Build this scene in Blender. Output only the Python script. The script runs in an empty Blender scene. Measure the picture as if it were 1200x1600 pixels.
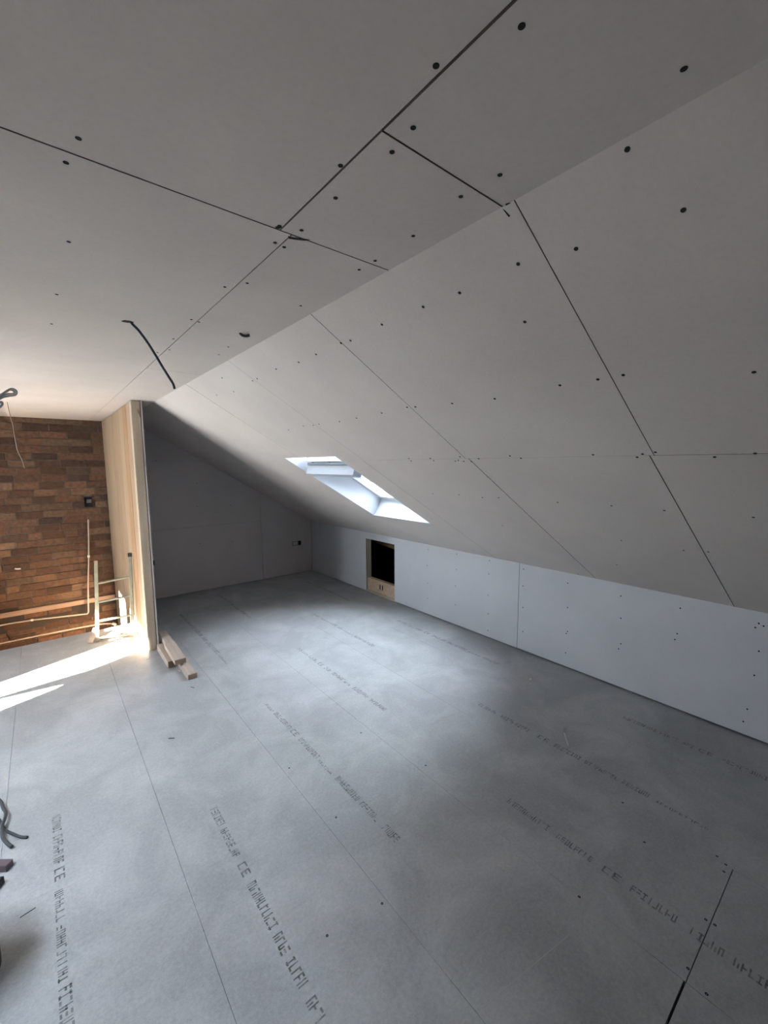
import bpy, bmesh, math, random
from mathutils import Vector, Matrix
C = bpy.context.scene.collection
sc = bpy.context.scene
R = math.radians
rnd = random.Random(7)

# ------------------------------------------------------------------ camera, light, exposure
EYE = Vector((0, 0, 1.72))
cd = bpy.data.cameras.new('camera')
cam = bpy.data.objects.new('camera', cd); C.objects.link(cam)
cd.sensor_fit = 'VERTICAL'; cd.sensor_height = 24.0
cd.lens = 657.12 * 24.0 / 1600.0
cd.clip_start = 0.02
rt = Vector((0.7754738, -0.63134937, -0.00619346))
dn = Vector((-0.07692884, -0.08474475, -0.99342855))
fw = Vector((0.62667562, 0.77085427, -0.11428631))
mw = Matrix((rt, -dn, -fw)).transposed().to_4x4(); mw.translation = EYE
cam.matrix_world = mw
sc.camera = cam

SUN_DIR = Vector((0.93, 0.37, -0.515)).normalized()      # the way the sunlight travels
SUN_POWER, SKY_POWER, EXPOSURE = 110.0, 12.0, 2.08
w = bpy.data.worlds.new('sky'); sc.world = w; w.use_nodes = True
nt = w.node_tree; bg = nt.nodes['Background']
sky = nt.nodes.new('ShaderNodeTexSky'); sky.sky_type = 'HOSEK_WILKIE'
sky.sun_direction = -SUN_DIR; sky.turbidity = 3.0; sky.ground_albedo = 0.35
mixn = nt.nodes.new('ShaderNodeMixRGB'); mixn.inputs[0].default_value = 0.7
mixn.inputs[2].default_value = (0.80, 0.86, 0.97, 1)
nt.links.new(sky.outputs[0], mixn.inputs[1])
nt.links.new(mixn.outputs[0], bg.inputs['Color'])
bg.inputs['Strength'].default_value = SKY_POWER
sd = bpy.data.lights.new('sun', 'SUN'); so = bpy.data.objects.new('sun', sd); C.objects.link(so)
sd.energy = SUN_POWER; sd.angle = R(0.9); sd.color = (1, 0.86, 0.74)
so.rotation_euler = SUN_DIR.to_track_quat('-Z', 'Y').to_euler()
so.location = (-8, -2, 6)
sc.view_settings.view_transform = 'Standard'; sc.view_settings.look = 'None'
sc.view_settings.gamma = 1.0; sc.view_settings.exposure = EXPOSURE
sc.view_settings.use_curve_mapping = False
sc.cycles.caustics_reflective = False; sc.cycles.max_bounces = 14; sc.cycles.diffuse_bounces = 8
def portal(name, loc, direction, sx, sy, xaxis):
    l = bpy.data.lights.new(name, 'AREA'); o = bpy.data.objects.new(name, l); C.objects.link(o)
    l.shape = 'RECTANGLE'; l.size = sx; l.size_y = sy; l.cycles.is_portal = True
    z = -Vector(direction).normalized(); x = Vector(xaxis).normalized(); y = z.cross(x)
    m = Matrix((x, y, z)).transposed().to_4x4(); m.translation = Vector(loc); o.matrix_world = m

# ------------------------------------------------------------------ room measures
ZC = 2.284; XC = 0.84; XK = 3.31; HK = 0.815
SL = math.hypot(XK - XC, ZC - HK)
CO, SI = (XK - XC) / SL, (ZC - HK) / SL
YB = 6.54          # brick gable
YF = 5.931         # alcove end wall
XP = 0.655         # left face of the stub partition
YP = 4.28          # its near end
XL = -2.6; YN = -1.6
def slope(u, y, n=0.0):
    return Vector((XC + u * CO + n * SI, y, ZC - u * SI + n * CO))

# ------------------------------------------------------------------ materials
def mat(name, col, rough=0.8, metal=0.0):
    m = bpy.data.materials.new(name); m.use_nodes = True
    b = m.node_tree.nodes['Principled BSDF']
    b.inputs['Base Color'].default_value = (*col, 1); b.inputs['Roughness'].default_value = rough
    b.inputs['Metallic'].default_value = metal
    b.inputs['Specular IOR Level'].default_value = 0.3
    return m
def nodes(m):
    return m.node_tree.nodes, m.node_tree.links, m.node_tree.nodes['Principled BSDF']
def noisy(name, c1, c2, scale=6.0, detail=6.0, rough=0.85, bump=0.0, bscale=200.0, fine=None, stretch=None, lo=0.35, hi=0.65):
    m = mat(name, c1, rough); n, l, b = nodes(m)
    tc = n.new('ShaderNodeTexCoord'); src = tc.outputs['Object']
    if stretch:
        mp = n.new('ShaderNodeMapping'); mp.inputs['Scale'].default_value = stretch
        l.new(src, mp.inputs[0]); src = mp.outputs[0]
    t = n.new('ShaderNodeTexNoise'); t.inputs['Scale'].default_value = scale; t.inputs['Detail'].default_value = detail
    l.new(src, t.inputs['Vector'])
    r = n.new('ShaderNodeValToRGB'); r.color_ramp.elements[0].position = lo; r.color_ramp.elements[1].position = hi
    r.color_ramp.elements[0].color = (*c1, 1); r.color_ramp.elements[1].color = (*c2, 1)
    l.new(t.outputs['Fac'], r.inputs[0]); out = r.outputs[0]
    if fine:
        t2 = n.new('ShaderNodeTexNoise'); t2.inputs['Scale'].default_value = fine[0]; t2.inputs['Detail'].default_value = 3
        l.new(tc.outputs['Object'], t2.inputs['Vector'])
        r2 = n.new('ShaderNodeValToRGB'); v = fine[1]
        r2.color_ramp.elements[0].position = .3; r2.color_ramp.elements[1].position = .7
        r2.color_ramp.elements[0].color = (1 - v, 1 - v, 1 - v, 1); r2.color_ramp.elements[1].color = (1, 1, 1, 1)
        l.new(t2.outputs['Fac'], r2.inputs[0])
        mx = n.new('ShaderNodeMixRGB'); mx.blend_type = 'MULTIPLY'; mx.inputs[0].default_value = 1
        l.new(out, mx.inputs[1]); l.new(r2.outputs[0], mx.inputs[2]); out = mx.outputs[0]
    l.new(out, b.inputs['Base Color'])
    if bump:
        t3 = n.new('ShaderNodeTexNoise'); t3.inputs['Scale'].default_value = bscale; t3.inputs['Detail'].default_value = 4
        l.new(tc.outputs['Object'], t3.inputs['Vector'])
        bp = n.new('ShaderNodeBump'); bp.inputs['Strength'].default_value = bump; bp.inputs['Distance'].default_value = 0.002
        l.new(t3.outputs['Fac'], bp.inputs['Height']); l.new(bp.outputs[0], b.inputs['Normal'])
    return m

M_BOARD = noisy('plasterboard_paper', (.515, .466, .44), (.555, .506, .476), 2.2, 5, .92, .12, 160, fine=(90, .05))
M_BOARD_W = noisy('plasterboard_knee_skylit', (.515, .52, .545), (.555, .56, .585), 2.5, 5, .9, .1, 160, fine=(90, .04))  # bluish cast of the skylight mixed into the paper colour
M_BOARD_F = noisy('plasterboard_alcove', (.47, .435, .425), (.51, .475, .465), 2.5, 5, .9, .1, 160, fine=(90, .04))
M_EDGE = mat('board_edge', (.22, .19, .16), .95)
M_CORE = mat('plaster_core', (.68, .67, .64), .95)
M_DECK = mat('dark_deck', (.035, .03, .027), .95)
M_SCREW = mat('black_screw', (.012, .011, .010), .9)
M_HOLE = mat('dark_hole', (.012, .011, .011), .9)
M_INK = noisy('faded_ink', (.13, .135, .135), (.32, .325, .33), 38, 5, .9, lo=.38, hi=.72)
def chipboard():
    m = noisy('chipboard', (.335, .340, .355), (.40, .406, .424), 240, 6, .62, .18, 420, lo=.3, hi=.7)
    n, l, b = nodes(m)
    old = b.inputs['Base Color'].links[0].from_socket
    tc = n.new('ShaderNodeTexCoord')
    # trodden plaster dust
    t = n.new('ShaderNodeTexNoise'); t.inputs['Scale'].default_value = 2.3; t.inputs['Detail'].default_value = 12; t.inputs['Roughness'].default_value = .68
    t.inputs['Distortion'].default_value = .5
    l.new(tc.outputs['Object'], t.inputs['Vector'])
    r = n.new('ShaderNodeValToRGB'); r.color_ramp.elements[0].position = .42; r.color_ramp.elements[1].position = .66
    r.color_ramp.elements[0].color = (0, 0, 0, 1); r.color_ramp.elements[1].color = (.75, .75, .75, 1)
    l.new(t.outputs['Fac'], r.inputs[0])
    mx = n.new('ShaderNodeMixRGB'); mx.inputs[2].default_value = (.52, .527, .545, 1)
    l.new(r.outputs[0], mx.inputs[0]); l.new(old, mx.inputs[1])
    # small scuffs
    t2 = n.new('ShaderNodeTexNoise'); t2.inputs['Scale'].default_value = 14; t2.inputs['Detail'].default_value = 10; t2.inputs['Roughness'].default_value = .7; t2.inputs['Distortion'].default_value = 1.2
    l.new(tc.outputs['Object'], t2.inputs['Vector'])
    r2 = n.new('ShaderNodeValToRGB'); r2.color_ramp.elements[0].position = .62; r2.color_ramp.elements[1].position = .76
    r2.color_ramp.elements[0].color = (0, 0, 0, 1); r2.color_ramp.elements[1].color = (.22, .22, .22, 1)
    l.new(t2.outputs['Fac'], r2.inputs[0])
    mx2 = n.new('ShaderNodeMixRGB'); mx2.inputs[2].default_value = (.62, .62, .61, 1)
    l.new(r2.outputs[0], mx2.inputs[0]); l.new(mx.outputs[0], mx2.inputs[1])
    t4 = n.new('ShaderNodeTexNoise'); t4.inputs['Scale'].default_value = 75; t4.inputs['Detail'].default_value = 5; t4.inputs['Roughness'].default_value = .75
    l.new(tc.outputs['Object'], t4.inputs['Vector'])
    r4 = n.new('ShaderNodeValToRGB'); r4.color_ramp.elements[0].position = .34; r4.color_ramp.elements[1].position = .66
    r4.color_ramp.elements[0].color = (.87, .87, .86, 1); r4.color_ramp.elements[1].color = (1.07, 1.07, 1.07, 1)
    l.new(t4.outputs['Fac'], r4.inputs[0])
    mx4 = n.new('ShaderNodeMixRGB'); mx4.blend_type = 'MULTIPLY'; mx4.inputs[0].default_value = 1
    l.new(mx2.outputs[0], mx4.inputs[1]); l.new(r4.outputs[0], mx4.inputs[2]); mx2 = mx4
    # broad darker and greener patches
    t3 = n.new('ShaderNodeTexNoise'); t3.inputs['Scale'].default_value = .8; t3.inputs['Detail'].default_value = 5
    l.new(tc.outputs['Object'], t3.inputs['Vector'])
    r3 = n.new('ShaderNodeValToRGB'); r3.color_ramp.elements[0].position = .35; r3.color_ramp.elements[1].position = .65
    r3.color_ramp.elements[0].color = (.84, .86, .83, 1); r3.color_ramp.elements[1].color = (1, 1, 1, 1)
    l.new(t3.outputs['Fac'], r3.inputs[0])
    mx3 = n.new('ShaderNodeMixRGB'); mx3.blend_type = 'MULTIPLY'; mx3.inputs[0].default_value = 1
    l.new(mx2.outputs[0], mx3.inputs[1]); l.new(r3.outputs[0], mx3.inputs[2])
    l.new(mx3.outputs[0], b.inputs['Base Color'])
    b.inputs['Roughness'].default_value = .5
    return m
M_CHIP = chipboard()
def timber(name, c1, c2, axis='z'):
    st = {'z': (22, 22, 1.2), 'y': (22, 1.2, 22), 'x': (1.2, 22, 22)}[axis]
    return noisy(name, c1, c2, 1.6, 6, .7, .05, 90, fine=(60, .06), stretch=st, lo=.36, hi=.66)
M_PINE = [timber('pine_pale', (.30, .20, .13), (.38, .265, .18)),
          timber('pine_orange', (.29, .165, .085), (.36, .22, .125)),
          timber('pine_straw', (.33, .235, .15), (.40, .295, .20))]
M_PINE_G = timber('pine_planed', (.42, .345, .26), (.50, .42, .325))
M_PINE_Y = timber('pine_offcut', (.42, .34, .29), (.50, .42, .36), 'y')
M_PINE_END = mat('pine_end_grain', (.24, .17, .12), .85)
M_PINE_X = timber('pine_plate', (.50, .36, .25), (.60, .46, .33), 'x')
M_LEDGER = timber('ledger_timber', (.23, .16, .125), (.29, .21, .165), 'x')
M_MORTAR = noisy('mortar', (.07, .052, .044), (.12, .09, .076), 14, 6, .95, .3, 90)
M_PIPE = mat('plastic_pipe', (.40, .345, .32), .45)
M_PIPE_W = mat('white_fitting', (.62, .60, .57), .45)
M_ALU = noisy('ladder_alloy', (.17, .165, .12), (.22, .212, .16), 20, 4, .5)
M_CAP = mat('black_cap', (.03, .025, .025), .6)
M_CABLE = mat('grey_cable', (.17, .18, .19), .5)
M_CABLE_D = mat('dark_grey_cable', (.05, .055, .062), .55)
M_CABLE_P = mat('pale_cable', (.24, .19, .165), .6)
M_BUCKET = mat('black_rubber', (.02, .02, .022), .6)
M_FRAME = mat('white_frame', (.72, .73, .74), .4)
M_LINING = mat('white_lining', (.50, .53, .57), .7)
M_ALUGREY = mat('grey_bar', (.16, .17, .18), .45)
M_BOX = mat('back_box_metal', (.10, .10, .10), .6, .3)
M_MEMBRANE = mat('roof_membrane', (.045, .05, .075), .8)
M_BLOCK = noisy('bare_blockwork', (.17, .15, .13), (.23, .20, .175), 9, 6, .95, .3, 80)
def glass():
    m = bpy.data.materials.new('window_glass'); m.use_nodes = True
    n = m.node_tree.nodes; l = m.node_tree.links; n.clear()
    o = n.new('ShaderNodeOutputMaterial'); t = n.new('ShaderNodeBsdfTransparent'); g = n.new('ShaderNodeBsdfGlossy')
    t.inputs[0].default_value = (.93, .96, .96, 1); g.inputs['Roughness'].default_value = .02
    fr = n.new('ShaderNodeFresnel'); fr.inputs[0].default_value = 1.45
    mx = n.new('ShaderNodeMixShader'); l.new(fr.outputs[0], mx.inputs[0]); l.new(t.outputs[0], mx.inputs[1]); l.new(g.outputs[0], mx.inputs[2])
    l.new(mx.outputs[0], o.inputs[0]); return m
M_GLASS = glass()
def brick_mat():
    m = mat('red_brick', (.3, .12, .07), .92); n, l, b = nodes(m)
    a = n.new('ShaderNodeVertexColor'); a.layer_name = 'tone'
    tc = n.new('ShaderNodeTexCoord'); t = n.new('ShaderNodeTexNoise'); t.inputs['Scale'].default_value = 26; t.inputs['Detail'].default_value = 7
    l.new(tc.outputs['Object'], t.inputs['Vector'])
    r = n.new('ShaderNodeValToRGB'); r.color_ramp.elements[0].position = .3; r.color_ramp.elements[1].position = .7
    r.color_ramp.elements[0].color = (.62, .6, .58, 1); r.color_ramp.elements[1].color = (1.12, 1.1, 1.08, 1)
    l.new(t.outputs['Fac'], r.inputs[0])
    mx = n.new('ShaderNodeMixRGB'); mx.blend_type = 'MULTIPLY'; mx.inputs[0].default_value = 1
    l.new(a.outputs[0], mx.inputs[1]); l.new(r.outputs[0], mx.inputs[2]); l.new(mx.outputs[0], b.inputs['Base Color'])
    bp = n.new('ShaderNodeBump'); bp.inputs['Strength'].default_value = .5; bp.inputs['Distance'].default_value = .006
    l.new(t.outputs['Fac'], bp.inputs['Height']); l.new(bp.outputs[0], b.inputs['Normal'])
    return m
M_BRICK = brick_mat()

# ------------------------------------------------------------------ mesh helpers
def obj(name, bm, mats, parent=None, smooth=False):
    bmesh.ops.recalc_face_normals(bm, faces=bm.faces)
    me = bpy.data.meshes.new(name); bm.to_mesh(me); bm.free()
    for m in (mats if isinstance(mats, (list, tuple)) else [mats]): me.materials.append(m)
    if smooth:
        for p in me.polygons: p.use_smooth = True
    o = bpy.data.objects.new(name, me); C.objects.link(o)
    if parent: o.parent = parent
    return o
def tag(o, label, cat, group=None, kind=None):
    o['label'] = label; o['category'] = cat
    if group: o['group'] = group
    if kind: o['kind'] = kind
    return o
def empty(name, loc=(0, 0, 0)):
    o = bpy.data.objects.new(name, None); C.objects.link(o); o.location = loc; o.empty_display_size = .1
    return o
def box(bm, lo, hi, mi=0, bev=0.0):
    vs = [bm.verts.new((x, y, z)) for x in (lo[0], hi[0]) for y in (lo[1], hi[1]) for z in (lo[2], hi[2])]
    fs = []
    for q in ((0, 1, 3, 2), (4, 6, 7, 5), (0, 4, 5, 1), (2, 3, 7, 6), (0, 2, 6, 4), (1, 5, 7, 3)):
        f = bm.faces.new([vs[i] for i in q]); f.material_index = mi; fs.append(f)
    if bev:
        es = list({e for f in fs for e in f.edges})
        bmesh.ops.bevel(bm, geom=es, offset=bev, segments=2, affect='EDGES')
    return fs
def prism(bm, pts, frame, t, mi=0, medge=None):
    """polygon pts (u,v) on a plane, thickened outwards by t; frame(u,v,n)->point"""
    a = [bm.verts.new(frame(u, v, 0)) for u, v in pts]; b = [bm.verts.new(frame(u, v, t)) for u, v in pts]
    f = bm.faces.new(a); f.material_index = mi
    bm.faces.new(b).material_index = mi
    k = len(pts)
    for i in range(k):
        g = bm.faces.new((a[i], a[(i + 1) % k], b[(i + 1) % k], b[i])); g.material_index = mi if medge is None else medge
def tube(bm, pts, r, seg=8, mi=0, sub=6):
    pts = [Vector(p) for p in pts]
    if sub > 1 and len(pts) > 2:
        q = []
        P = [2 * pts[0] - pts[1]] + pts + [2 * pts[-1] - pts[-2]]
        for i in range(1, len(P) - 2):
            for s in range(sub):
                t = s / sub; a, b, c, d = P[i - 1], P[i], P[i + 1], P[i + 2]
                q.append(.5 * (2 * b + (c - a) * t + (2 * a - 5 * b + 4 * c - d) * t * t + (3 * b - a - 3 * c + d) * t ** 3))
        q.append(pts[-1]); pts = q
    rings = []; up = None
    for i, p in enumerate(pts):
        d = (pts[min(i + 1, len(pts) - 1)] - pts[max(i - 1, 0)]).normalized()
        if up is None: up = d.orthogonal().normalized()
        up = (up - d * up.dot(d)).normalized(); s = d.cross(up)
        rr = r[min(i * len(r) // len(pts), len(r) - 1)] if isinstance(r, (list, tuple)) else r
        rings.append([bm.verts.new(p + rr * (math.cos(2 * math.pi * k / seg) * up + math.sin(2 * math.pi * k / seg) * s)) for k in range(seg)])
    for a, b in zip(rings, rings[1:]):
        for k in range(seg):
            f = bm.faces.new((a[k], a[(k + 1) % seg], b[(k + 1) % seg], b[k])); f.material_index = mi
    bm.faces.new(rings[0]).material_index = mi; bm.faces.new(rings[-1]).material_index = mi
def bar(bm, p, q, wx, wy, ref=(0, 0, 1), mi=0, bev=0.0):
    """rectangular bar from p to q"""
    p, q = Vector(p), Vector(q); d = (q - p).normalized(); s = d.cross(Vector(ref)).normalized(); t = s.cross(d)
    vs = []
    for c in (p, q):
        for a, b in ((-1, -1), (1, -1), (1, 1), (-1, 1)): vs.append(bm.verts.new(c + s * a * wx / 2 + t * b * wy / 2))
    fs = [bm.faces.new([vs[i] for i in f]) for f in ((3, 2, 1, 0), (4, 5, 6, 7), (0, 1, 5, 4), (1, 2, 6, 5), (2, 3, 7, 6), (3, 0, 4, 7))]
    for f in fs: f.material_index = mi
    if bev: bmesh.ops.bevel(bm, geom=list({e for f in fs for e in f.edges}), offset=bev, segments=2, affect='EDGES')
def split_holes(u0, v0, u1, v1, holes):
    """rectangle minus rectangles, as rectangles"""
    out = [(u0, v0, u1, v1)]
    for a0, b0, a1, b1 in holes:
        nxt = []
        for x0, y0, x1, y1 in out:
            c0, d0, c1, d1 = max(x0, a0), max(y0, b0), min(x1, a1), min(y1, b1)
            if c0 >= c1 or d0 >= d1: nxt.append((x0, y0, x1, y1)); continue
            if x0 < c0: nxt.append((x0, y0, c0, y1))
            if c1 < x1: nxt.append((c1, y0, x1, y1))
            if y0 < d0: nxt.append((c0, y0, c1, d0))
            if d1 < y1: nxt.append((c0, d1, c1, y1))
        out = nxt
    return out
def rect(r): return [(r[0], r[1]), (r[2], r[1]), (r[2], r[3]), (r[0], r[3])]
F_CEIL = lambda u, v, n: Vector((u, v, ZC + n))
F_SLOPE = lambda u, v, n: slope(u, v, n)
F_KNEE = lambda u, v, n: Vector((XK + n, v, u))
F_BACK = lambda u, v, n: Vector((u, YF + n, v))
BT = 0.0125

# screw head: a countersunk cup with a cross recess, one shared mesh
def screw_mesh():
    bm = bmesh.new()
    prof = [(0.0050, -.0012), (0.0050, .0007), (.0044, .0010), (.0018, .0008), (.0011, .0003)]
    seg = 14; rings = []
    for r, z in prof: rings.append([bm.verts.new((r * math.cos(2 * math.pi * k / seg), r * math.sin(2 * math.pi * k / seg), z)) for k in range(seg)])
    for a, b in zip(rings, rings[1:]):
        for k in range(seg): bm.faces.new((a[k], a[(k + 1) % seg], b[(k + 1) % seg], b[k]))
    bm.faces.new(rings[-1])
    me = bpy.data.meshes.new('screw'); bmesh.ops.recalc_face_normals(bm, faces=bm.faces); bm.to_mesh(me); bm.free(); me.materials.append(M_SCREW)
    return me
SCREW = screw_mesh()
def add_screw(parent, p, inward):
    o = bpy.data.objects.new('screw', SCREW); C.objects.link(o); o.parent = parent
    q = Vector(inward).to_track_quat('Z', 'Y'); o.rotation_euler = q.to_euler(); o.location = p
def sheets(root, specs, frame, inward, screws, material, name='plasterboard_sheet'):
    """specs: list of (u0,v0,u1,v1,gap, holes) or polygons; screws go to the sheet they sit in"""
    for s in specs:
        bm = bmesh.new()
        if isinstance(s, dict):
            prism(bm, s['poly'], frame, BT); inside = s['inside']
        else:
            u0, v0, u1, v1 = s[:4]; g = s[4] if len(s) > 4 else .003; holes = s[5] if len(s) > 5 else []
            if not isinstance(g, (tuple, list)): g = (g, g, g, g)
            for r in split_holes(u0 + g[0] / 2, v0 + g[1] / 2, u1 - g[2] / 2, v1 - g[3] / 2, holes): prism(bm, rect(r), frame, BT, 0, 1)
            inside = s[:4]
        o = obj(name, bm, [material, M_EDGE], root)
        for u, v in screws:
            if inside[0] <= u < inside[2] and inside[1] <= v < inside[3]: add_screw(o, frame(u, v, 0), inward)

SCREWS_CE = [(0.096,0.952),(0.082,1.039),(0.101,1.385),(0.483,0.470),(0.488,0.725),(0.534,0.572),(0.542,0.637),(0.748,0.551),(0.534,0.814),(0.740,0.644),(0.486,0.996),(0.537,0.971),(0.767,0.821),(0.512,1.065),(0.540,1.071),(0.530,0.362),(0.766,0.249),(0.088,1.820),(0.081,2.201),(0.503,1.418),(0.548,1.346),(0.504,1.806),(0.535,1.817),(0.511,2.123),(0.541,2.335),(0.750,2.105),(0.761,2.278),(0.505,2.424),(0.772,0.982),(0.769,1.054),(0.770,1.413)]
SCREWS_SL = [(0.019,0.359),(0.172,0.306),(0.163,0.510),(0.142,0.648),(0.605,0.620),(0.603,0.546),(0.605,0.743),(0.667,0.258),(0.317,0.722),(0.154,0.846),(0.151,0.992),(0.153,1.200),(0.165,1.409),(0.160,1.470),(0.165,1.675),(0.169,1.843),(0.158,2.067),(0.624,1.014),(0.600,1.435),(0.594,1.486),(0.606,1.687),(0.616,1.919),(0.623,2.099),(0.619,2.326),(0.621,2.401),(0.615,2.521),(0.632,2.763),(0.614,1.223),(1.039,1.183),(1.062,1.136),(1.060,1.381),(1.038,1.489),(1.081,1.554),(1.084,1.497),(1.087,1.446),(1.073,1.527),(1.048,1.717),(1.072,1.711),(1.044,1.896),(1.074,1.902),(1.513,1.532),(1.974,1.777),(1.520,1.159),(1.509,1.842),(1.521,2.091),(1.528,1.663),(1.044,0.796),(1.068,0.640),(1.046,0.616),(1.035,0.571),(1.074,0.404),(1.515,0.881),(1.525,0.659),(1.530,0.355),(1.997,0.684),(1.972,0.575),(2.432,1.151),(1.967,0.977),(1.055,0.298),(2.874,0.815),(2.847,1.578),(0.170,2.401),(0.168,2.332),(0.075,2.670),(0.192,2.761),(0.170,3.038)]
SCREWS_KN = [(0.775,2.870),(0.780,2.456),(0.613,2.874),(0.646,2.460),(0.432,2.882),(0.433,2.464),(0.226,2.882),(0.246,2.459),(0.077,2.455),(0.768,2.084),(0.612,2.085),(0.412,2.078),(0.187,2.070),(0.730,1.671),(0.523,1.663),(0.319,1.654),(0.298,1.663),(0.130,1.662),(0.572,3.304),(0.370,3.297),(0.192,3.296),(0.758,3.290),(0.721,1.258),(0.551,1.249),(0.354,1.238),(0.309,1.252),(0.729,0.879),(0.546,0.885),(0.501,0.896),(0.743,0.474),(0.733,0.451),(0.571,0.461),(0.412,0.471),(0.183,0.488),(0.094,0.501),(0.713,0.488)]
SCREWS_FA = [(1.595,1.166),(1.837,1.072),(2.039,1.154),(1.601,0.658),(2.032,0.634),(1.608,1.476),(1.138,1.773)]
SCREWS_FL = [(1.472,2.059),(0.994,1.610),(0.686,1.190),(0.913,1.150),(2.168,0.757),(1.536,0.671),(2.004,0.600),(2.154,0.337),(2.108,0.334),(2.172,0.372),(1.586,0.320),(1.550,0.259),(1.821,0.327),(1.825,0.300),(0.971,2.065),(1.584,1.584)]

# ------------------------------------------------------------------ floor
STAIR = (XL, 5.2, XP + .035, YB)
fr_ = bmesh.new()
for r in split_holes(XL - .1, YN, XK + 1.4, YB + .2, [STAIR]): box(fr_, (r[0], r[1], -.25), (r[2], r[3], -.023))
floor = tag(obj('floor', fr_, M_DECK), 'grey chipboard floor with printed lines along its panels', 'floor', kind='structure')
FB = [-2.6, -2.07, -1.47, -.87, -.265, .34, .935, 1.535, 2.15, 2.75, XK + .06]
CUTS = {0: [.9, 3.3], 1: [2.1, 4.5], 2: [.4, 2.8], 3: [1.5, 3.9], 4: [.55, 2.95], 5: [-.6, 4.05], 6: [.315, 2.72, 5.1], 7: [.312, 3.05],
        8: [-.7, 1.7, 4.1], 9: [.2, 2.6, 5.0]}
PRINTS = [(-.085, 2.50, .9), (.528, 2.05, .72), (1.125, 2.76, 1.38), (1.715, 1.135, -.25), (1.735, 3.45, 2.2), (1.12, 5.15, 3.75), (1.70, 5.65, 4.6),
          (2.30, 1.777, .55), (2.31, 4.15, 3.1), (2.915, 3.38, 2.1), (2.925, 1.056, -.1), (2.90, 5.4, 4.3)]
def glyph_rects(rg, ce=None):
    """strokes of one printed character in a unit cell"""
    if ce == 'C': return [(0, 0, .22, 1), (0, 0, .85, .16), (0, .84, .85, 1)]
    if ce == 'E': return [(0, 0, .22, 1), (0, 0, .85, .16), (0, .84, .85, 1), (0, .42, .7, .58)]
    s = []; k = rg.randrange(7); wv = rg.uniform(.20, .30)
    if k != 3: s.append((0, 0, wv, 1))
    if k in (0, 1, 4, 6): s.append((.55, 0, .55 + wv, rg.choice([1, 1, .6])))
    if k in (0, 2, 5): s.append((0, .42, .8, .6))
    if k in (1, 2, 3, 5): s.append((0, .82, .8, 1))
    if k in (2, 3, 4, 6): s.append((0, 0, .8, .18))
    if k == 3: s.append((.3, 0, .3 + wv, 1))
    return s
ALLG = []
for pi, (px, ya, yb) in enumerate(PRINTS):
    rg = random.Random(100 + pi); y = ya; h = .036; wd = .019; ce_done = False
    while y > yb:
        n = rg.randint(4, 11)
        if not ce_done and (ya - y) > .34: 
            for ch in 'CE':
                for (a, b, c, d) in glyph_rects(rg, ch): ALLG.append((px + b * .036, y - c * .034, px + d * .036, y - a * .034))
                y -= .040
            ce_done = True; y -= .03; continue
        hh = h * rg.choice([.75, 1, 1, .9]); thin = rg.random() < .18
        for _ in range(n):
            for (a, b, c, d) in glyph_rects(rg):
                if thin: b, d = b * .55, d * .55
                if rg.random() < .16: continue
                jx = rg.uniform(-.05, .05); b, d = b + jx, d + jx
                ALLG.append((px + b * hh, y - c * wd, px + d * hh, y - a * wd))
            y -= wd * 1.08
        y -= rg.choice([.012, .018, .022, .04])
for i in range(len(FB) - 1):
    ys = [YN] + [c for c in CUTS[i] if YN < c < YB] + [YB]
    for a, b in zip(ys, ys[1:]):
        bm = bmesh.new(); g = .0007
        ga = gb = .0002
        if i == 6 and abs(a - .315) < .01: ga = .0035
        if i == 7 and abs(a - .312) < .01: ga = .0014
        if i == 7 and abs(b - .312) < .01: gb = .0014
        if i == 6 and abs(b - .315) < .01: gb = .0035
        x1 = FB[i + 1]; 
        holes = [STAIR]
        parts = split_holes(FB[i] + g, a + ga, x1 - g, b - gb, holes)
        if not parts: bm.free(); continue
        for r in parts: box(bm, (r[0], r[1], -.022), (r[2], r[3], 0))
        for (gx0, gy0, gx1, gy1) in ALLG:
            cx, cy = (gx0 + gx1) / 2, (gy0 + gy1) / 2
            if FB[i] < cx < x1 and a < cy < b:
                f = bm.faces.new([bm.verts.new(v) for v in ((gx0, gy0, .0004), (gx1, gy0, .0004), (gx1, gy1, .0004), (gx0, gy1, .0004))]); f.material_index = 1
        fp = obj('floor_panel', bm, [M_CHIP, M_INK], floor)
        for u, v in SCREWS_FL:
            if FB[i] < u < x1 and a < v < b: add_screw(fp, (u, v, -.0006), (0, 0, 1))
bm = bmesh.new(); bar(bm, (1.376, .628, .0002), (.957, .70, .0002), .003, .0004); obj('chalk_line', bm, mat('chalk', (.43, .43, .41), .95), floor)
# stairwell below the floor
bm = bmesh.new()
box(bm, (XL, 5.15, -2.5), (XP + .1, YB, -2.4)); box(bm, (XL, 5.12, -2.4), (XP + .1, 5.2, -.25)); box(bm, (XP + .037, 5.2, -2.4), (XP + .085, YB, -.02))
tag(obj('wall_stairwell', bm, M_BOARD), 'stairwell lining dropping below the floor along the brick wall', 'wall', kind='structure')

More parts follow.
